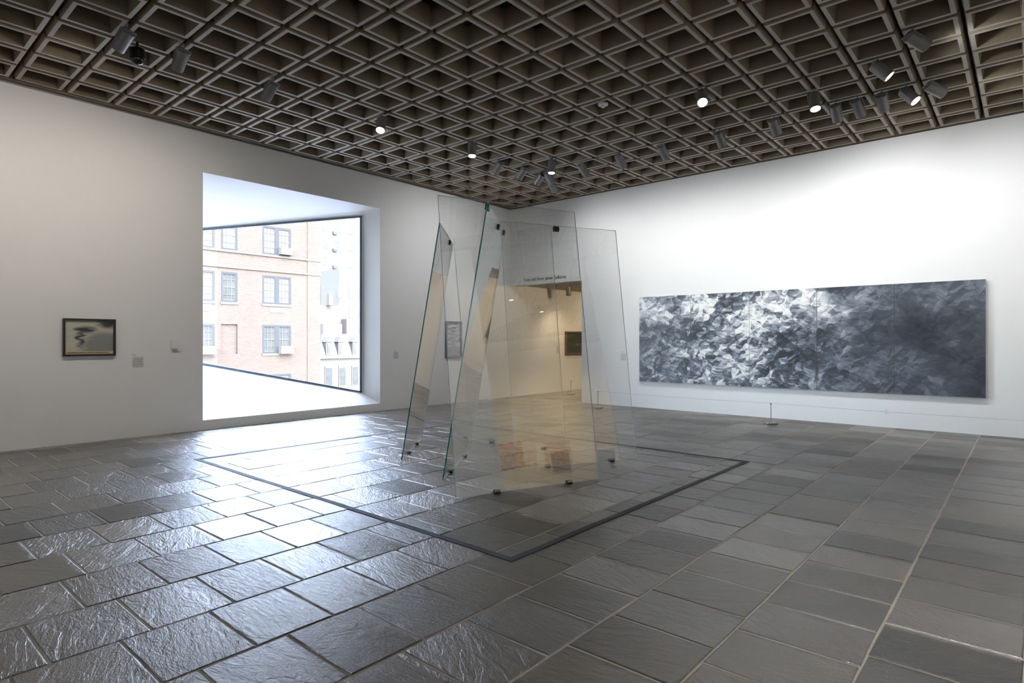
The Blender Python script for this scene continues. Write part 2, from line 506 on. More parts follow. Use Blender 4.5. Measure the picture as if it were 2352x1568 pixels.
# ------------------------------------------------------------------ five leaning glass panes
PW, PL = 1.7852, 3.2039
PANES = [  # x, y, heading, lean, label
    (-6.316, 5.067, 2.284, -0.159, 'tall clear glass pane nearest the window, leaning with a teal cut edge'),
    (-5.074, 4.666, 2.183, -0.162, 'tall clear glass pane propping the two front panes, long teal edge in the middle'),
    (-4.388, 4.213, 1.210, 0.154, 'foremost tall glass pane, leaning away and mirroring the ceiling'),
    (-4.801, 5.629, 1.118, 0.159, 'tall glass pane at the side of the big painting, behind the foremost pane'),
    (-5.016, 7.008, -3.059, 0.133, 'rearmost tall glass pane, leaning forward against two others'),
]
CLIPS = [[0.30, 0.72], [0.24, 0.78], [0.26, 0.77], [0.25, 0.78], [0.22, 0.76]]
pane_frames = []
for i, (x, y, ph, th, lab) in enumerate(PANES):
    root = tag(empty('glass_pane', (x, y, 0)), lab, 'glass pane', 'leaning glass panes')
    e = Vector((math.cos(ph), math.sin(ph), 0)); n0 = Vector((-math.sin(ph), math.cos(ph), 0))
    up = n0*math.sin(th) + Vector((0, 0, 1))*math.cos(th)
    nn = e.cross(up).normalized()*0.0075
    b = Vector((0, 0, 0.012))
    c = [b, b + PW*e, b + PW*e + PL*up, b + PL*up]
    m = MB()
    f1 = [m.vert(p + nn) for p in c]; f2 = [m.vert(p - nn) for p in c]
    m.face(f1, 0); m.face(f2[::-1], 0)
    for k in range(4):
        j = (k + 1) % 4
        m.face([f1[j], f1[k], f2[k], f2[j]], 1 if (i < 2 and k == 3) or (i == 2 and k == 3) or k == 0 else 2)
    m.build('pane', [M_GLASS, M_EDGE, M_EDGE_LIT], root)
    pane_frames.append((root, e, up, nn.normalized()))
    for s in CLIPS[i]:
        B = Matrix.Translation(b + e*PW*s) @ Matrix((e, n0, Vector((0, 0, 1)))).transposed().to_4x4()
        cl = MB().box((-.032, -.028, -.010), (.032, .028, .006), 0, B)
        k_ = cl.build('floor_clip', M_BLACK, root)
        for y_ in (-.028, .010): MB().box((-.029, y_, .006), (.029, y_ + .018, .030), 0, B).build('clip_jaw', M_STEEL, k_)
# black connectors where the panes touch at the top: pane index, along width, along height
for i, s, h, w_ in ((1, 0.035, 0.985, .055), (1, 0.60, 0.975, .050), (0, 0.755, 0.985, .055), (3, 0.46, 0.985, .040), (1, 0.93, 0.985, .05)):
    root, e, up, nn = pane_frames[i]
    p = Vector((0, 0, 0.012)) + e*PW*s + up*PL*h
    B = Matrix.Translation(p) @ Matrix((e, nn, up)).transposed().to_4x4()
    MB().box((-w_, -.020, -.032), (w_, .020, .032), 0, B).build('connector', M_BLACK, root)

# ------------------------------------------------------------------ tape marked on the floor round the panes
tape = tag(empty('floor_tape', (-5.6, 5.6, 0)), 'dark grey tape square stuck on the floor around the glass panes', 'floor tape')
TC = [Vector((-8.52, 3.30)), Vector((-2.833, 3.277)), Vector((-2.793, 8.054)), Vector((-8.40, 8.15))]
tc = sum(TC, Vector((0, 0)))/4
for i in range(4):
    a, b = TC[i], TC[(i+1) % 4]
    t = (b - a).normalized(); nrm2 = Vector((-t.y, t.x))
    if nrm2.dot(tc - a) < 0: nrm2 = -nrm2
    steps = 12
    m = MB(); top, bot = [], []
    L = (b - a).length
    rnd = random.Random(i)
    for s in range(steps + 1):
        q = a + t*(L*s/steps) + nrm2*(rnd.uniform(-.006, .006) if 0 < s < steps else 0)
        top.append((q.x, q.y)); q2 = q + nrm2*0.060
        bot.append((q2.x, q2.y))
    m.rings([[(p[0]-tape.location.x, p[1]-tape.location.y, .0022) for p in top], [(p[0]-tape.location.x, p[1]-tape.location.y, .0046 + .0004*(i % 2)) for p in top], [(p[0]-tape.location.x, p[1]-tape.location.y, .0046 + .0004*(i % 2)) for p in bot], [(p[0]-tape.location.x, p[1]-tape.location.y, .0022) for p in bot]], loop=False)
    m.build('tape_strip', M_TAPE, tape)

# ------------------------------------------------------------------ paintings and pictures
def mat_strokes():
    t = NT('grey_brush_strokes')
    pos = t.n('NewGeometry').outputs['Position']
    s = t.n('SeparateXYZ', {0: pos})
    u = t.math('DIVIDE', t.math('ADD', s.outputs[0], 7.063), 6.521)       # 0 at the far end, 1 at the near end
    v = t.math('DIVIDE', t.math('SUBTRACT', s.outputs[2], 0.634), 2.0)
    P = t.n('CombineXYZ', {0: s.outputs[0], 1: s.outputs[2], 2: 0.0}).outputs[0]
    warp = t.n('TexNoise', {'Vector': P, 'Scale': 1.6, 'Detail': 3.0, 'Roughness': 0.6}).outputs['Color']
    Pw = t.vmath('ADD', P, t.vmath('MULTIPLY', t.vmath('SUBTRACT', warp, (.5, .5, .5)), (.42, .30, 0)))
    def strokes(scale, stretch, ang):
        r = t.n('VectorRotate', {'Vector': Pw, 'Angle': ang}, rotation_type='Z_AXIS').outputs[0]
        r = t.vmath('MULTIPLY', r, stretch)
        vo = t.n('TexVoronoi', {'Vector': r, 'Scale': scale, 'Randomness': 1.0})
        return t.n('SeparateColor', {0: vo.outputs['Color']}).outputs[0]
    s1 = strokes(2.9, (1.0, 2.2, 1), 0.5); s2 = strokes(5.6, (1.0, 2.1, 1), -0.75); s3 = strokes(11.0, (1, 2.4, 1), 0.2)
    hair = t.noise(t.vmath('MULTIPLY', t.n('VectorRotate', {'Vector': Pw, 'Angle': 0.35}, rotation_type='Z_AXIS').outputs[0], (3, 26, 1)), 2.0, 4, 0.6)
    big = t.noise(P, 0.75, 3, 0.55, 0.4)
    # tone: pale along the top and the middle, dark towards the near end and the foot
    topl = t.ramp(v, [(0.0, (.30, .30, .30)), (0.30, (.34, .34, .34)), (0.55, (.30, .30, .30)), (0.78, (.66, .66, .66)), (0.93, (.64, .64, .64)), (1.0, (.52, .52, .52))])
    along = t.ramp(u, [(0.0, (.46, .46, .46)), (0.10, (.36, .36, .36)), (0.24, (.58, .58, .58)), (0.42, (.70, .70, .70)), (0.56, (.44, .44, .44)), (0.70, (.26, .26, .26)), (0.85, (.22, .22, .22)), (1.0, (.24, .24, .24))])
    amp = t.ramp(u, [(0.0, (.55, .55, .55)), (0.25, (1, 1, 1)), (0.50, (.95, .95, .95)), (0.64, (.45, .45, .45)), (0.80, (.26, .26, .26)), (1.0, (.24, .24, .24))])
    tone = t.math('ADD', t.math('MULTIPLY', topl, 0.50), t.math('MULTIPLY', along, 0.62))
    tone = t.math('ADD', tone, t.math('MULTIPLY', t.math('SUBTRACT', big, 0.5), 1.15))
    st = t.math('ADD', t.math('MULTIPLY', t.math('SUBTRACT', s1, 0.5), 0.34), t.math('ADD', t.math('MULTIPLY', t.math('SUBTRACT', s2, 0.5), 0.50), t.math('MULTIPLY', t.math('SUBTRACT', s3, 0.5), 0.30)))
    tone = t.math('ADD', tone, t.math('MULTIPLY', st, amp))
    tone = t.math('ADD', tone, t.math('MULTIPLY', t.math('SUBTRACT', hair, 0.5), 0.16))
    c = t.ramp(tone, [(0.0, (.022, .025, .031)), (0.22, (.040, .047, .060)), (0.40, (.085, .098, .122)), (0.55, (.20, .225, .265)), (0.70, (.42, .45, .49)), (0.84, (.74, .75, .75)), (1.0, (.90, .89, .86))])
    nrm = t.bump(t.math('ADD', t.math('MULTIPLY', hair, .6), t.math('MULTIPLY', s2, .5)), 0.25, 0.006)
    return t.pbr(color=c, rough=0.45, normal=nrm)
M_STROKES = mat_strokes()
M_CANVAS = plain('bare_canvas_edge', (.46, .44, .40), 0.85)

ZP0, ZP1 = 0.634, 2.64
PXS = [-7.063, -5.768, -4.464, -3.158, -1.856, -0.542]
paint = tag(empty('abstract_painting', (-3.8, YB - 0.06, ZP0)), 'long five panel abstract painting in grey and white brush strokes', 'painting')
for a, b in zip(PXS, PXS[1:]):
    m = MB(); pl_ = paint.location
    x0, x1, y0, y1 = a + .003, b - .003, YB - 0.062, YB - 0.018
    m.box((x0, y0, ZP0), (x1, y1, ZP1), 1)
    m.m[2] = 0
    local(m, pl_).build('canvas_panel', [M_STROKES, M_CANVAS], paint)
    sb = MB().box((x0 + .08, y1, ZP0 + .08), (x1 - .08, YB - .001, ZP1 - .08))
    local(sb, pl_).build('stretcher', M_CANVAS, paint)

def mat_blur():
    t = NT('blurred_grey_picture')
    pos = t.n('NewGeometry').outputs['Position']
    s = t.n('SeparateXYZ', {0: pos})
    P = t.n('CombineXYZ', {0: s.outputs[1], 1: s.outputs[2], 2: 0.0}).outputs[0]
    streak = t.noise(t.vmath('MULTIPLY', P, (3, 40, 1)), 1.0, 3)
    y = t.math('DIVIDE', t.math('SUBTRACT', s.outputs[1], 2.47), 0.645)
    z = t.math('DIVIDE', t.math('SUBTRACT', s.outputs[2], 1.43), 0.49)
    wob = t.math('MULTIPLY', t.math('SUBTRACT', t.noise(t.vmath('MULTIPLY', P, (4, 30, 1)), 1.0, 3), 0.5), 0.45)
    def blob(cy, cz, ry, rz, soft):
        dy = t.math('DIVIDE', t.math('SUBTRACT', t.math('ADD', y, wob), cy), ry); dz = t.math('DIVIDE', t.math('SUBTRACT', z, cz), rz)
        d = t.math('SQRT', t.math('ADD', t.math('MULTIPLY', dy, dy), t.math('MULTIPLY', dz, dz)))
        return t.ramp(d, [(max(0, 1-soft)*0.9, (1, 1, 1)), (1.0, (0, 0, 0))])
    c = t.mix(streak, (.40, .39, .30, 1), (.60, .58, .47, 1))
    c = t.mix(blob(.80, .15, .52, .56, .25), c, (.23, .235, .22, 1))
    c = t.mix(blob(.42, .70, .26, .16, .7), c, (.035, .04, .045, 1))
    c = t.mix(blob(.30, .42, .11, .44, .7), c, (.04, .046, .05, 1))
    c = t.mix(blob(.88, .88, .30, .17, .6), c, (.03, .034, .04, 1))
    return t.pbr(color=c, rough=0.5)

def framed(name, y0, y1, z0, z1, fw, depth, matf, label, cat, xw=XL):
    root = tag(empty(name, (xw, (y0+y1)/2, z0)), label, cat)
    loc = root.location
    m = slab('x', xw + .002, xw + depth, y0, y1, z0, z1, [(y0 + fw, y1 - fw, z0 + fw, z1 - fw)])
    local(m, loc).build('frame', matf, root)
    return root

def card(root, name, x, y0, y1, z0, z1, mat, th=0.006):
    m = MB().box((x - th, y0, z0), (x, y1, z1))
    return local(m, root.location).build(name, mat, root)

def words(mb, y0, y1, z0, z1, lines, seed, x, th=0.0012, ratio=.5):
    rnd = random.Random(seed); dz = (z1 - z0)/lines
    for k in range(lines):
        zt = z1 - k*dz; y = y0; ye_ = y1 - rnd.uniform(0, .12)*(y1-y0)
        while y < ye_ - .004:
            w = rnd.uniform(.006, .026)
            mb.box((x, y, zt - dz*ratio), (x + th, min(y + w, ye_), zt)); y += w + .0045
    return mb

M_BLKFRAME = plain('black_picture_frame', (.015, .013, .012), 0.4)
p1 = framed('framed_picture', 2.439, 3.138, 1.361, 1.947, .030, .050, M_BLKFRAME, 'small black framed blurred grey picture with a tan caption strip', 'picture')
card(p1, 'picture_print', XL + .022, 2.46, 3.118, 1.437, 1.926, mat_blur())
cap = card(p1, 'caption_strip', XL + .024, 2.46, 3.118, 1.384, 1.437, plain('tan_caption_paper', (.60, .45, .27), .7))
M_INK = plain('dark_ink', (.10, .085, .07), .8)
o = local(words(MB(), 2.50, 3.09, 1.398, 1.422, 1, 5, XL + .024, ratio=.7), p1.location).build('caption_text', M_INK, cap); o['kind'] = 'stuff'

def mat_etch():
    t = NT('pale_grey_print')
    pos = t.n('NewGeometry').outputs['Position']; s = t.n('SeparateXYZ', {0: pos})
    P = t.n('CombineXYZ', {0: s.outputs[1], 1: s.outputs[2], 2: 0.0}).outputs[0]
    ln = t.noise(t.vmath('MULTIPLY', P, (4, 24, 1)), 1.0, 4, .6, .4)
    c = t.ramp(ln, [(0.35, (.10, .11, .15)), (0.48, (.42, .43, .46)), (0.60, (.66, .65, .62))])
    low = t.ramp(s.outputs[2], [(0.0, (1, 1, 1)), (1.0, (1, 1, 1))])
    lowm = t.math('LESS_THAN', s.outputs[2], 1.46)
    c = t.mix(t.math('MULTIPLY', lowm, .7), c, (.36, .37, .41, 1))
    dy = t.math('ABSOLUTE', t.math('SUBTRACT', s.outputs[1], 10.66))
    mid = t.math('MULTIPLY', t.math('LESS_THAN', dy, .07), t.math('MULTIPLY', t.math('GREATER_THAN', s.outputs[2], 1.38), t.math('LESS_THAN', s.outputs[2], 1.84)))
    c = t.mix(t.math('MULTIPLY', mid, .75), c, (.40, .42, .46, 1))
    return t.pbr(color=c, rough=.5)
M_GREYFRAME = plain('blue_grey_picture_frame', (.16, .17, .20), .45)
p2 = framed('framed_print', 10.39, 10.945, 1.165, 2.10, .036, .06, M_GREYFRAME, 'narrow upright grey framed print seen through the glass panes', 'picture')
card(p2, 'print_sheet', XL + .024, 10.42, 10.915, 1.20, 2.07, mat_etch())

def mat_green():
    t = NT('dark_green_canvas')
    pos = t.n('NewGeometry').outputs['Position']; s = t.n('SeparateXYZ', {0: pos})
    P = t.n('CombineXYZ', {0: s.outputs[1], 1: s.outputs[2], 2: 0.0}).outputs[0]
    a = t.noise(t.vmath('MULTIPLY', P, (2.2, 5, 1)), 1.5, 4, .6, .6)
    c = t.ramp(a, [(0.38, (.028, .030, .018)), (0.52, (.045, .055, .035)), (0.64, (.09, .125, .08)), (0.74, (.30, .36, .27))])
    return t.pbr(color=c, rough=.4)
p3 = framed('green_painting', 15.575, 16.75, 1.16, 1.905, .045, .06, plain('brown_wood_frame', (.16, .10, .07), .5), 'dark green framed painting in the room beyond the corner opening', 'painting')
card(p3, 'green_canvas', XL + .03, 15.61, 16.71, 1.20, 1.87, mat_green())

M_VINYL = plain('grey_vinyl_text', (.30, .30, .30), .8)
def wall_text(name, parts, label, xface=None, yface=None):
    m = MB()
    for y0, y1, z0, z1, n, sd in parts: words(m, y0, y1, z0, z1, n, sd, 0.0)
    if xface is not None:
        m.v = [(p[0] + xface, p[1], p[2]) for p in m.v]
    else:
        m.v = [(p[1], yface - p[0], p[2]) for p in m.v]
    c = (min(p[0] for p in m.v), min(p[1] for p in m.v), min(p[2] for p in m.v))
    r = tag(empty(name, c), label, 'wall text')
    o = local(m, c).build('text_block', M_VINYL, r); o['kind'] = 'stuff'
    return r
wall_text('wall_label', [(3.375, 3.438, 1.362, 1.378, 1, 1), (3.392, 3.448, 1.340, 1.356, 1, 2), (3.392, 3.560, 1.155, 1.325, 12, 3)], 'block of tiny grey text on the wall beside the black framed picture', xface=XL + .0005)
wall_text('wall_label', [(8.77, 8.84, 1.352, 1.368, 1, 4), (8.77, 8.91, 1.175, 1.335, 11, 5)], 'block of tiny grey text on the wall just past the window', xface=XL + .0005)
wall_text('wall_label', [(-7.60, -7.50, 1.31, 1.328, 1, 6), (-7.60, -7.445, 1.115, 1.285, 12, 7)], 'block of tiny grey text beside the long painting, behind a glass pane', yface=YB - .0005)
wall_text('wall_label', [(15.12, 15.30, 1.20, 1.42, 12, 8)], 'block of tiny grey text beside the dark green painting', xface=XL + .0005)

# lettering over the corner opening
cu = bpy.data.curves.new('opening_lettering', 'FONT')
cu.body = 'Tony and Amie James Galleries'
cu.size = 0.13; cu.extrude = 0.002; cu.offset = 0.0016; cu.align_x = 'LEFT'
tmp = bpy.data.objects.new('tmp_lettering', cu); COL.objects.link(tmp)
bpy.context.view_layer.update()
wtxt = max(0.1, tmp.dimensions.x)
sc_ = (10.708 - 9.257)/wtxt
me = bpy.data.meshes.new_from_object(tmp.evaluated_get(bpy.context.evaluated_depsgraph_get()))
bpy.data.objects.remove(tmp)
me.materials.clear(); me.materials.append(plain('dark_grey_letters', (.085, .080, .075), .6))
lr = tag(empty('opening_lettering', (-10.708, YB - 0.003, 3.262)), 'dark grey lettering on the wall above the corner opening', 'lettering')
lt = link('letter_row', me, lr); lt['kind'] = 'stuff'
lt.rotation_euler = (math.pi/2, 0, 0); lt.scale = (sc_, sc_*1.12, 1)

# ------------------------------------------------------------------ small fittings on the walls
th_ = tag(empty('thermostat_box', (XL, 4.03, 1.46)), 'small white sensor box on the wall between picture and window', 'sensor')
m = MB().box((0.001, -.066, 0), (.055, .066, .150)); m.build('housing', plain('white_plastic', (.78, .78, .77), .4), th_)
MB().box((.055, -.05, .02), (.058, .05, .13)).build('cover', plain('white_plastic_cover', (.80, .80, .79), .35), th_)
ol = tag(empty('wall_socket', (-1.988, YB, .29)), 'white socket plate low on the wall under the long painting', 'socket')
MB().box((-.036, -.008, -.06), (.036, -.001, .06)).build('plate', plain('white_socket_plate', (.80, .80, .80), .35), ol)
M_SOCK = plain('socket_face', (.70, .70, .70), .4)
for z_ in (.010, -.042): MB().box((-.017, -.010, z_), (.017, -.008, z_ + .032)).build('receptacle', M_SOCK, ol)

# ------------------------------------------------------------------ low rope stanchions
def stanchion(x, y, label):
    r = tag(empty('stanchion', (x, y, 0)), label, 'stanchion', 'low rope stanchions')
    MB().lathe([(.02, .002), (.118, .002), (.124, .008), (.124, .022), (.112, .029), (.02, .031)], 28).build('base', M_STEEL, r)
    MB().lathe([(.0085, .029), (.0085, .385), (.006, .390)], 12).build('post', M_STEEL, r, smooth=False)
    MB().lathe([(.006, .372), (.013, .376), (.013, .392), (.006, .396)], 12).build('cap', M_BLACK, r)
S1 = (-3.76, 12.0); S2 = (-7.80, 12.19); S3 = (-10.39, 14.74); S4 = (0.55, 11.95)
stanchion(*S1, 'low steel stanchion standing in front of the long painting')
stanchion(*S2, 'low steel stanchion beside the corner opening, behind a glass pane')
stanchion(*S3, 'low steel stanchion in the room beyond the corner opening')
stanchion(*S4, 'low steel stanchion at the near end of the barrier cord')
def cord(pts, label):
    P = []
    for a, b in zip(pts, pts[1:]):
        a, b = Vector(a), Vector(b); n = 14
        for k in range(n + (b is pts[-1])):
            s = k/n
            P.append(a.lerp(b, s) - Vector((0, 0, .018*4*s*(1-s))))
    P.append(Vector(pts[-1]))
    c = P[0].copy()
    tag(MB().tube([p - c for p in P], .0028, 5).build('barrier_cord', plain('grey_cord', (.42, .42, .43), .6), loc=c), label, 'cord')
cord([(S2[0], S2[1], .3995), (S1[0], S1[1], .3995), (S4[0], S4[1], .3995)], 'thin grey barrier cord strung along the floor before the long painting')
cord([(S3[0], S3[1], .3995), (-10.35, 17.2, .3995)], 'thin grey barrier cord in the room beyond the corner opening')

# ------------------------------------------------------------------ spotlights in the ceiling joints
LAMP = 0.26
WARM = (1.0, 0.91, 0.81)
NEUT = (0.965, 0.985, 1.0)
def spotlight(x, y, target, label, power=300, col=NEUT, size=124, group='ceiling spotlights', ztop=5.42):
    root = tag(empty('spotlight', (x, y, ztop)), label, 'spotlight', group)
    L = Vector((0, 0, 0))
    piv = Vector((0, 0, -0.185))
    ax = (Vector(target) - (root.location + piv)).normalized()
    MB().tube([L, piv + Vector((0, 0, .02))], .007, 6).build('stem', M_BLACK, root)
    MB().box((-.05, -.014, -.075), (.05, .014, -.045)).build('track_adapter', M_LAMP, root)
    M_ = Matrix.Translation(piv) @ ax.to_track_quat('Z', 'Y').to_matrix().to_4x4()
    sd_ = MB()
    sd_.lathe([(.010, -.070), (.068, -.070), (.078, -.062), (.078, .200), (.0745, .203), (.070, .200), (.068, .165), (.02, .150)], 24, M_, caps=(True, True))
    bo = sd_.build('housing', M_LAMP, root)
    for p in bo.data.polygons: p.use_smooth = len(p.vertices) == 4
    try: bo.data.set_sharp_from_angle(angle=math.radians(35))
    except Exception: pass
    MB().lathe([(.004, .172), (.066, .172), (.066, .178), (.004, .184)], 20, M_).build('lens', M_LENS, root)
    slab('y', -.012, .012, -.092, .092, -.086, .05, [(-.0785, .0785, -.0705, .05)]).xf(M_).build('yoke', M_LAMP, root)
    ld = bpy.data.lights.new('lamp', 'SPOT')
    ld.energy = power*LAMP; ld.color = col; ld.spot_size = math.radians(size); ld.spot_blend = 1.0; ld.shadow_soft_size = 0.06
    lo = bpy.data.objects.new('lamp', ld); COL.objects.link(lo); lo.parent = root
    lo.location = piv + ax*0.215
    lo.rotation_euler = ax.to_track_quat('-Z', 'Y').to_euler()
    return root

PWALL = 375
# row hung parallel to the window wall
spotlight(-8.15, 2.39, (XL, 1.6, 2.9), 'spotlight next to the dark dome camera', 300, WARM)
spotlight(-8.16, 3.02, (XL, 2.9, 2.5), 'charcoal spotlight second along from the dome camera', 300, WARM)
spotlight(-8.21, 4.24, (XL, 3.7, 2.3), 'charcoal spotlight above the near top corner of the window', 230, WARM)
spotlight(-8.13, 6.11, (-6.8, 4.4, 1.2), 'lit round spotlight hanging alone, facing the floor before the window', 120)
spotlight(-7.87, 7.98, (-7.2, 7.2, 0.0), 'lit spotlight hanging straight down between window and glass panes', 120)
spotlight(-8.30, 9.21, (XL, 9.7, 2.5), 'spotlight tilted to the window wall, first of the cluster over the glass', 260)
spotlight(-8.18, 9.84, (XL, 10.4, 2.5), 'spotlight tilted to the window wall, second of the cluster over the glass', 280)
spotlight(-8.18, 10.45, (XL, 11.2, 2.7), 'spotlight tilted to the window wall, third of the cluster over the glass', 280)
spotlight(-7.41, 9.84, (-7.2, 9.2, 0.0), 'lit spotlight hanging straight down in the cluster over the glass', 120)
spotlight(-7.97, 10.45, (-7.6, YB, 2.6), 'spotlight just below the lit one in the cluster over the glass', 260)
spotlight(-8.35, 11.06, (-8.2, YB, 3.1), 'farthest spotlight, at the bottom of the cluster over the glass', 200)
# row hung parallel to the painting wall
spotlight(-7.09, 10.45, (-6.3, YB, 2.4), 'spotlight tilted to the painting wall, nearest the far corner', PWALL)
spotlight(-6.18, 10.45, (-5.8, YB, 2.4), 'spotlight above the far end of the long painting', PWALL)
spotlight(-5.26, 10.45, (-4.7, YB, 2.4), 'spotlight above the second panel of the long painting', PWALL)
spotlight(-4.15, 10.43, (-4.0, YB, 2.5), 'spotlight above the third panel, hanging almost upright', PWALL)
spotlight(-3.22, 10.43, (-2.9, YB, 2.5), 'spotlight above the fourth panel, turned to the wall', PWALL)
spotlight(-2.29, 10.43, (-2.2, YB, 2.6), 'spotlight left of three unlit ones over the last panel', PWALL)
spotlight(-1.99, 10.43, (-1.3, YB, 2.4), 'middle one of three unlit spotlights over the last panel', PWALL)
spotlight(-1.67, 10.43, (-1.6, YB, 3.3), 'unlit spotlight showing its round back, right of three over the last panel', PWALL)
spotlight(-1.36, 10.43, (0.75, 10.0, 2.6), 'glowing spotlight tilted sideways at the right end of the row', 200)
spotlight(-1.05, 10.43, (0.9, 12.0, 3.9), 'spotlight tilted steeply sideways, last of the row, with a thin glowing rim', 200)
# hung farther into the room
spotlight(-3.67, 8.55, (-2.4, 6.4, 2.2), 'bright round spotlight hanging alone before the painting wall', 160)
spotlight(-2.43, 9.74, (-1.6, 8.4, 0.5), 'bright spotlight hanging straight down left of the row over the last panel', 140)
spotlight(-1.52, 9.21, (1.2, 9.7, 2.2), 'bright spotlight tilted forward, above the right end of the row', 180)
spotlight(-1.05, 8.59, (1.3, 11.2, 3.6), 'unlit spotlight tilted steeply sideways, nearest the camera', 220)
# outside the picture: unseen spotlights added to light the window wall, the side wall, the near end and the rooms beyond
HID = 'added ceiling spotlights outside the picture'
for (x, y, tg, pw, c_, lb) in ((-8.2, 0.55, (XL, 0.3, 2.6), 420, WARM, 'spotlight on the window wall before the framed picture, added out of the picture'),
        (-8.2, -1.3, (XL, -1.3, 2.6), 300, WARM, 'spotlight on the window wall at the near end of the room, added out of the picture'),
        (-1.05, 3.0, (XR, 3.2, 2.4), 1500, NEUT, 'spotlight on the middle of the side wall, added out of the picture'),
        (-1.05, 4.3, (XR, 4.6, 2.2), 1500, NEUT, 'spotlight on the side wall next to its opening, added out of the picture'),
        (-1.05, 1.2, (XR, 0.6, 2.2), 260, NEUT, 'spotlight on the near part of the side wall, added out of the picture'),
        (0.25, 9.8, (XR, 10.6, 1.6), 260, NEUT, 'spotlight on the far part of the side wall, added out of the picture'),
        (0.35, 10.43, (0.2, YB, 2.4), PWALL, NEUT, 'spotlight on the painting wall past the last panel, out of the picture'),
        (-4.0, -0.6, (-4.2, YF, 2.0), 260, NEUT, 'spotlight on the near end wall, added out of the picture')):
    spotlight(x, y, tg, lb, pw, c_, group=HID)
for (x, y, tg, lb) in ((6.2, 4.9, (9.0, 5.2, 1.8), 'spotlight in the adjoining gallery on the first patch picture, added out of sight'), (6.2, 6.7, (9.0, 6.9, 1.8), 'spotlight in the adjoining gallery on the second patch picture, added out of sight'),
        (6.2, 8.6, (9.0, 8.4, 1.8), 'spotlight in the adjoining gallery on the dark brown picture'), (4.0, 6.5, (4.2, 6.6, 0), 'spotlight in the adjoining gallery facing straight down')):
    spotlight(x, y, tg, lb, 2700, (1.0, 0.76, 0.44), 75, group=HID)
spotlight(-10.42, 14.66, (-10.75, 15.3, 0.0), 'lit spotlight hanging in the room beyond the corner opening', 330, (1.0, 0.76, 0.48), 125, ztop=3.34)
spotlight(-7.5, 14.3, (XL, 14.1, 2.2), 'spotlight just inside the room beyond the corner opening, added out of sight', 900, (1.0, 0.76, 0.48), 120, group=HID, ztop=3.42)  # unseen, added to light the dark wall inside the opening
spotlight(-9.0, 17.4, (XL, 17.2, 1.4), 'spotlight deep in the room beyond the corner opening, added out of sight', 560, (1.0, 0.76, 0.48), 120, group=HID, ztop=3.42)

# dome camera and smoke detector
dc = tag(empty('dome_camera', (-8.50, 2.62, 5.36)), 'shiny black dome security camera hanging beside the first spotlight', 'security camera')
MB().tube([(0, 0, .06), (0, 0, -.10)], .016, 8).build('mount', M_BLACK, dc)
MB().lathe([(.03, -.08), (.085, -.09), (.09, -.12), (.09, -.20), (.086, -.205)], 20).build('housing', M_BLACK, dc)
MB().lathe([(.084, -.205), (.082, -.225), (.070, -.255), (.045, -.278), (.015, -.288), (.002, -.289)], 20).build('dome', plain('black_gloss_dome', (.01, .011, .015), .04), dc, smooth=True)
sm = tag(empty('smoke_detector', (-5.09, 8.10, ZC)), 'small white smoke detector hanging under the middle of the ceiling', 'smoke detector')
MB().lathe([(.015, .02), (.075, -.002), (.082, -.010), (.078, -.028), (.05, -.034)], 22).build('base', plain('white_detector', (.72, .72, .70), .4), sm)
MB().lathe([(.038, -.032), (.040, -.046), (.030, -.062), (.008, -.066)], 18).build('sensor_head', plain('white_detector_head', (.66, .66, .64), .4), sm)

# pictures of coloured patches in the adjoining gallery, mirrored in the glass
def mat_patches(seed):
    t = NT('coloured_patches')
    pos = t.n('NewGeometry').outputs['Position']
    br = t.n('TexBrick', {'Vector': t.n('CombineXYZ', {0: t.n('SeparateXYZ', {0: pos}).outputs[1], 1: t.n('SeparateXYZ', {0: pos}).outputs[2], 2: 0.0}).outputs[0], 'Scale': 1.0, 'Mortar Size': 0.0, 'Brick Width': 0.10, 'Row Height': 0.065, 'Color1': (0, 0, 0, 1), 'Color2': (1, 1, 1, 1)})
    f = t.n('SeparateColor', {0: br.outputs['Color']}).outputs[0]
    c = t.ramp(t.math('FRACT', t.math('MULTIPLY', f, 7.3)), [(0.0, (.45, .05, .03)), (.2, (.55, .22, .03)), (.4, (.10, .16, .05)), (.55, (.62, .50, .10)), (.7, (.06, .12, .16)), (.85, (.40, .10, .06)), (.95, (.7, .6, .4))], 'CONSTANT')
    return t.pbr(color=c, rough=.5)
M_PATCH = mat_patches(1)
M_BROWN = plain('dark_brown_canvas', (.06, .045, .035), .6)
for (y0, y1, z0, z1, mt, lb) in ((4.85, 5.74, 1.08, 1.90, M_PATCH, 'first square picture of coloured patches in the adjoining gallery'), (6.03, 6.95, 1.10, 1.90, M_PATCH, 'second square picture of coloured patches in the adjoining gallery'), (7.85, 8.45, 0.75, 1.40, M_BROWN, 'dark brown square picture in the adjoining gallery')):
    r = tag(empty('patch_picture', (9.0, (y0+y1)/2, z0)), lb, 'picture')
    local(MB().box((8.95, y0, z0), (8.999, y1, z1)), r.location).build('canvas', mt, r)

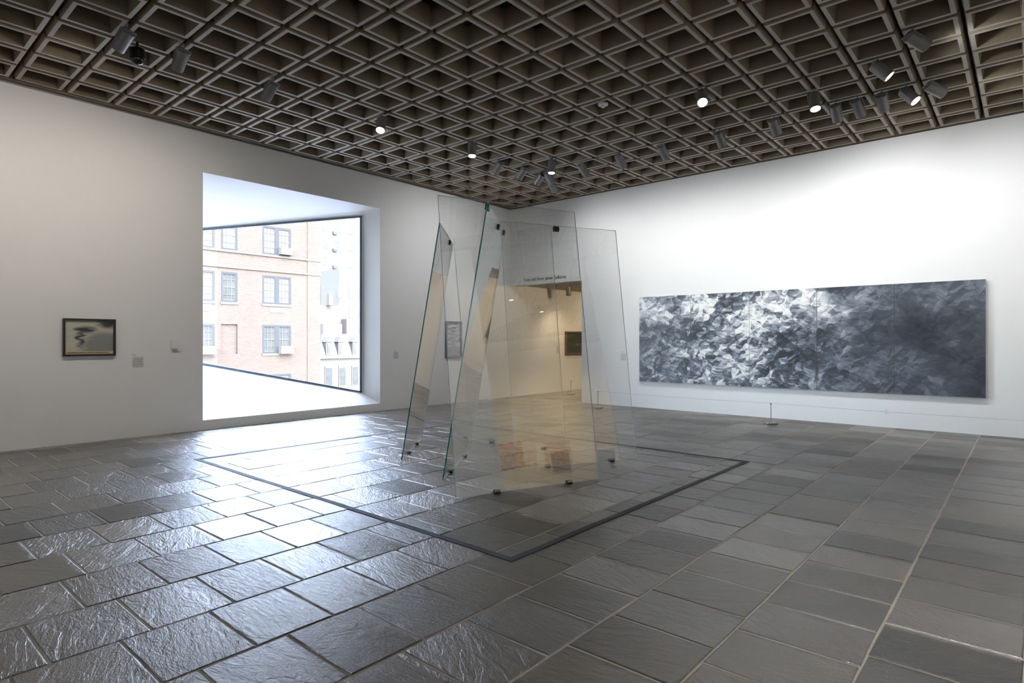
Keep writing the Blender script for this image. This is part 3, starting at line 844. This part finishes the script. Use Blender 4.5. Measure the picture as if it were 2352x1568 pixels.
# ------------------------------------------------------------------ outside: houses across the street
def mat_brick(name, c1, c2, mortar, sx=0.205, sz=0.068):
    t = NT(name)
    pos = t.n('NewGeometry').outputs['Position']; s = t.n('SeparateXYZ', {0: pos})
    P = t.n('CombineXYZ', {0: t.math('ADD', s.outputs[1], s.outputs[0]), 1: s.outputs[2], 2: 0.0}).outputs[0]
    br = t.n('TexBrick', {'Vector': P, 'Color1': c4(c1), 'Color2': c4(c2), 'Mortar': c4(mortar), 'Scale': 1.0, 'Mortar Size': 0.009, 'Brick Width': sx, 'Row Height': sz, 'Bias': -0.1})
    var = t.noise(P, 0.6, 4)
    c = t.mix(t.math('MULTIPLY', var, .35), br.outputs['Color'], c4(mortar))
    return t.pbr(color=c, rough=.9, spec=0.0)
M_BRICK = mat_brick('pale_red_brick', (0.0340, 0.0243, 0.0200), (0.0245, 0.0172, 0.0140), (0.0460, 0.0400, 0.0350))
M_BRICK2 = mat_brick('dusty_red_brick', (0.0394, 0.0318, 0.0287), (0.0356, 0.0292, 0.0261), (0.0454, 0.0401, 0.0371))
M_STONE = plain('limestone_trim', (0.0484, 0.0446, 0.0394), .8, spec=0.0)
M_XFRAME = plain('blue_grey_sash', (0.0189, 0.0199, 0.0219), .6, spec=0.0)
M_XPANE = plain('bright_window_blind', (0.0439, 0.0462, 0.0446), .25, var=.18, scale=3, spec=0.0)
M_XDARK = plain('dim_window_pane', (0.0249, 0.0265, 0.0261), .2, var=.3, scale=2, spec=0.0)
M_AC = plain('white_air_conditioner', (0.0514, 0.0500, 0.0476), .6, spec=0.0)
M_TOWER = plain('white_brick_tower', (0.0454, 0.0446, 0.0427), .8, spec=0.0)
M_CREAM = plain('cream_stucco', (0.0416, 0.0397, 0.0356), .8, spec=0.0)
M_ROOFG = plain('grey_slate_roof', (0.0454, 0.0454, 0.0454), .7, spec=0.0)
M_STREET = plain('asphalt', (.16, .16, .165), .9)

XF = -37.0
house = tag(empty('brick_apartment_house', (XF, 14, -14)), 'pale brick apartment house with grey sash windows across the street', 'building', kind='thing')
hl = house.location
ZR = [13.54 - 3.18*k for k in range(0, 8)]            # window heads, storey by storey
floors = []
for k in range(-1, 6):
    zt = 5.80 - 3.18*k
    floors.append((zt - 1.83, zt))
cols = [(18.49, 20.44, 2), (15.91, 16.90, 1), (14.55, 15.53, 1), (10.2, 12.15, 2), (6.5, 7.5, 1), (2.4, 4.35, 2)]
holes = [(a, b, z0, z1) for (z0, z1) in floors for (a, b, n) in cols]
local(slab('x', XF - 0.35, XF, -6, 22.59, -14, 11.3, holes), hl).build('brick_wall', M_BRICK, house)
local(MB().box((XF - 14, -6, -14), (XF - 0.9, 22.59, 11.2)), hl).build('house_body', M_BRICK, house)
local(MB().box((XF-0.9, 22.3, -14), (XF-0.35, 22.59, 11.2)), hl).build('side_return', M_BRICK, house)
local(MB().box((XF, 21.62, -14), (XF + 0.05, 22.59, 11.3)), hl).build('corner_pilaster', M_BRICK, house)
for z_, h_ in ((7.02, .10), (6.06, .10), (-2.5, .12), (11.2, .4)):
    local(MB().box((XF, -6, z_), (XF + .10, 22.66, z_ + h_)), hl).build('stone_band', M_STONE, house)
rnd = random.Random(3)
for fi, (z0, z1) in enumerate(floors):
    for ci, (a, b, n) in enumerate(cols):
        near = ci < 3 and fi <= 3
        if ci == 1 and fi == 2:                        # one opening is bricked up
            local(MB().box((XF - .30, a, z0), (XF - .12, b, z1)), hl).build('bricked_up_opening', M_BRICK, house); continue
        X = XF - .09
        w_ = .115
        bays = [(a + w_, b - w_)] if n == 1 else [(a + w_, (a+b)/2 - .15), ((a+b)/2 + .15, b - w_)]
        fo = local(slab('x', X, X + .10, a, b, z0, z1, [(p, q, z0 + w_, z1 - w_) for p, q in bays]), hl).build('window_frame', M_XFRAME, house)
        for (p, q) in bays:
            zm = (z0 + z1)/2; nb = 3 if near else 1
            zz = [z0 + w_, z0 + .25*(z1-z0), zm, z0 + .75*(z1-z0), z1 - w_] if near else [z0 + w_, zm, z1 - w_]
            hs = [(p + (q-p)*i/nb + (.012 if i else .03), p + (q-p)*(i+1)/nb - (.012 if i < nb-1 else .03), zz[k] + (.012 if k not in (0, len(zz)//2) else .025), zz[k+1] - (.012 if k+1 not in (len(zz)//2, len(zz)-1) else .025)) for i in range(nb) for k in range(len(zz)-1)]
            local(slab('x', X + .02, X + .06, p, q, z0 + w_, z1 - w_, hs), hl).build('glazing_bar', M_STONE if near else M_XFRAME, fo)
            mt = M_XDARK if (fi == 2 or (ci == 1 and fi == 1) or rnd.random() < .2) else M_XPANE
            local(MB().box((X - .02, p, z0 + w_), (X + .02, q, z1 - w_)), hl).build('pane', mt, fo)
        if near: local(MB().box((XF, a - .05, z0 - .14), (XF + .05, b + .05, z0)), hl).build('window_sill', M_BRICK2, house)
def ac(y0, y1, z0, z1):
    local(MB().box((XF - .15, y0, z0), (XF + .38, y1, z1)), hl).build('air_conditioner', M_AC, house)
ac(19.57, 20.36, 7.22, 7.66); ac(19.57, 20.45, .76, 1.26); ac(14.70, 15.46, .80, 1.29)
for (y0, y1, z0, z1) in ((18.99, 19.98, 3.43, 3.75), (14.6, 15.35, 3.37, 3.79)):
    local(MB().box((XF, y0, z0), (XF + .03, y1, z1)), hl).build('wall_vent', M_STONE, house)

def block(name, X, y0, y1, z1, depth, mat, label, wins, wm=M_XDARK, z0=-14):
    r = tag(empty(name, (X, (y0+y1)/2, z0)), label, 'building', kind='thing'); l_ = r.location
    local(MB().box((X - depth, y0, z0), (X, y1, z1)), l_).build('wall', mat, r)
    for (a, b, c, d) in wins:
        fo = local(slab('x', X, X + .08, a, b, c, d, [(a + .12, b - .12, c + .12, d - .12)]), l_).build('window_frame', M_STONE, r)
        local(MB().box((X, a + .12, c + .12), (X + .05, b - .12, d - .12)), l_).build('pane', wm, fo)
    return r
M_TPANE = plain('pale_tower_pane', (0.0317, 0.0334, 0.0352), .5, var=.3, scale=1, spec=0.0)
wins = []
for k in range(9):
    for y in (52.4, 54.0, 57.0):
        w_ = 1.5 if y != 52.4 else .8
        wins.append((y, y + w_, 8.2 + 2.75*k, 9.6 + 2.75*k))
tw = block('white_apartment_tower', -85, 51.2, 66, 38, 18, M_TOWER, 'tall white apartment tower behind the brick house', wins, M_TPANE)
for k in range(8):
    local(MB().box((-85, 54.1, 7.75 + 2.75*k), (-84.6, 54.8, 8.2 + 2.75*k)), tw.location).build('air_conditioner', M_XDARK, tw)
wins = [(50.6 + 1.9*i, 51.5 + 1.9*i, -4 + 3.0*k, -2.3 + 3.0*k) for k in range(5) for i in range(4)]
cb = block('cream_apartment_block', -78, 50.8, 60, 12.4, 5, M_CREAM, 'cream apartment block in front of the white tower', wins, M_TPANE)
lb = block('low_brick_house', -60, 36.2, 39.4, 5.6, 8, M_BRICK2, 'low dusty red brick house wall between the tower and the mansard house', [])
lb2 = block('low_brick_annex', -59, 39.42, 41.0, 4.1, 6, M_BRICK2, 'lower step of dusty red brick beside the low brick house', [])
local(MB().box((-59.9, 37.4, 5.6), (-59.4, 37.9, 6.9)), lb.location).build('chimney', M_BRICK2, lb)
# mansard house
mr = tag(empty('mansard_house', (-48, 31.5, -14)), 'white mansard house with arched dormers at the foot of the tower', 'building', kind='thing'); ml = mr.location
local(MB().box((-58, 29.2, -14), (-48, 40, 0)), ml).build('wall', M_TOWER, mr)
rf = MB(); rf.rings([[(-48.2, 29.35, .25), (-58, 29.35, .25), (-58, 40, .25), (-48.2, 40, .25)], [(-49.1, 30.2, 2.25), (-57.5, 30.2, 2.25), (-57.5, 39.5, 2.25), (-49.1, 39.5, 2.25)]], True, True)
local(rf, ml).build('roof', M_ROOFG, mr)
local(MB().box((-48.6, 29.1, 0), (-47.7, 40, .28)), ml).build('cornice', M_STONE, mr)
for yc in (30.3, 31.55, 33.1, 34.6):
    do = local(MB().box((-49.3, yc - .28, .3), (-48.15, yc + .28, 1.5)), ml).build('dormer', M_TOWER, mr)
    d = MB(); d.rings([[(-49.3, yc - .36, 1.5), (-49.3, yc, 1.95), (-49.3, yc + .36, 1.5)], [(-48.05, yc - .36, 1.5), (-48.05, yc, 1.95), (-48.05, yc + .36, 1.5)]], True, True)
    local(d, ml).build('dormer_roof', M_ROOFG, do)
    local(MB().box((-48.15, yc - .15, .45), (-48.11, yc + .15, 1.38)), ml).build('pane', M_TPANE, do)
for yc in (30.2, 31.6, 33.0, 34.4):
    fo = local(MB().box((-48, yc - .42, -2.6), (-47.93, yc + .42, -.7)), ml).build('window_frame', M_STONE, mr)
    local(MB().box((-47.93, yc - .3, -2.5), (-47.9, yc + .3, -.85)), ml).build('pane', M_XDARK, fo)
local(MB().box((-56, 33.0, 2.25), (-53.5, 35.2, 3.3)), ml).build('roof_house', M_TOWER, mr)
struct(MB().box((-110, -40, -14.4), (-11.8, 90, -14)).build('street', M_STREET), 'street between the gallery and the houses')
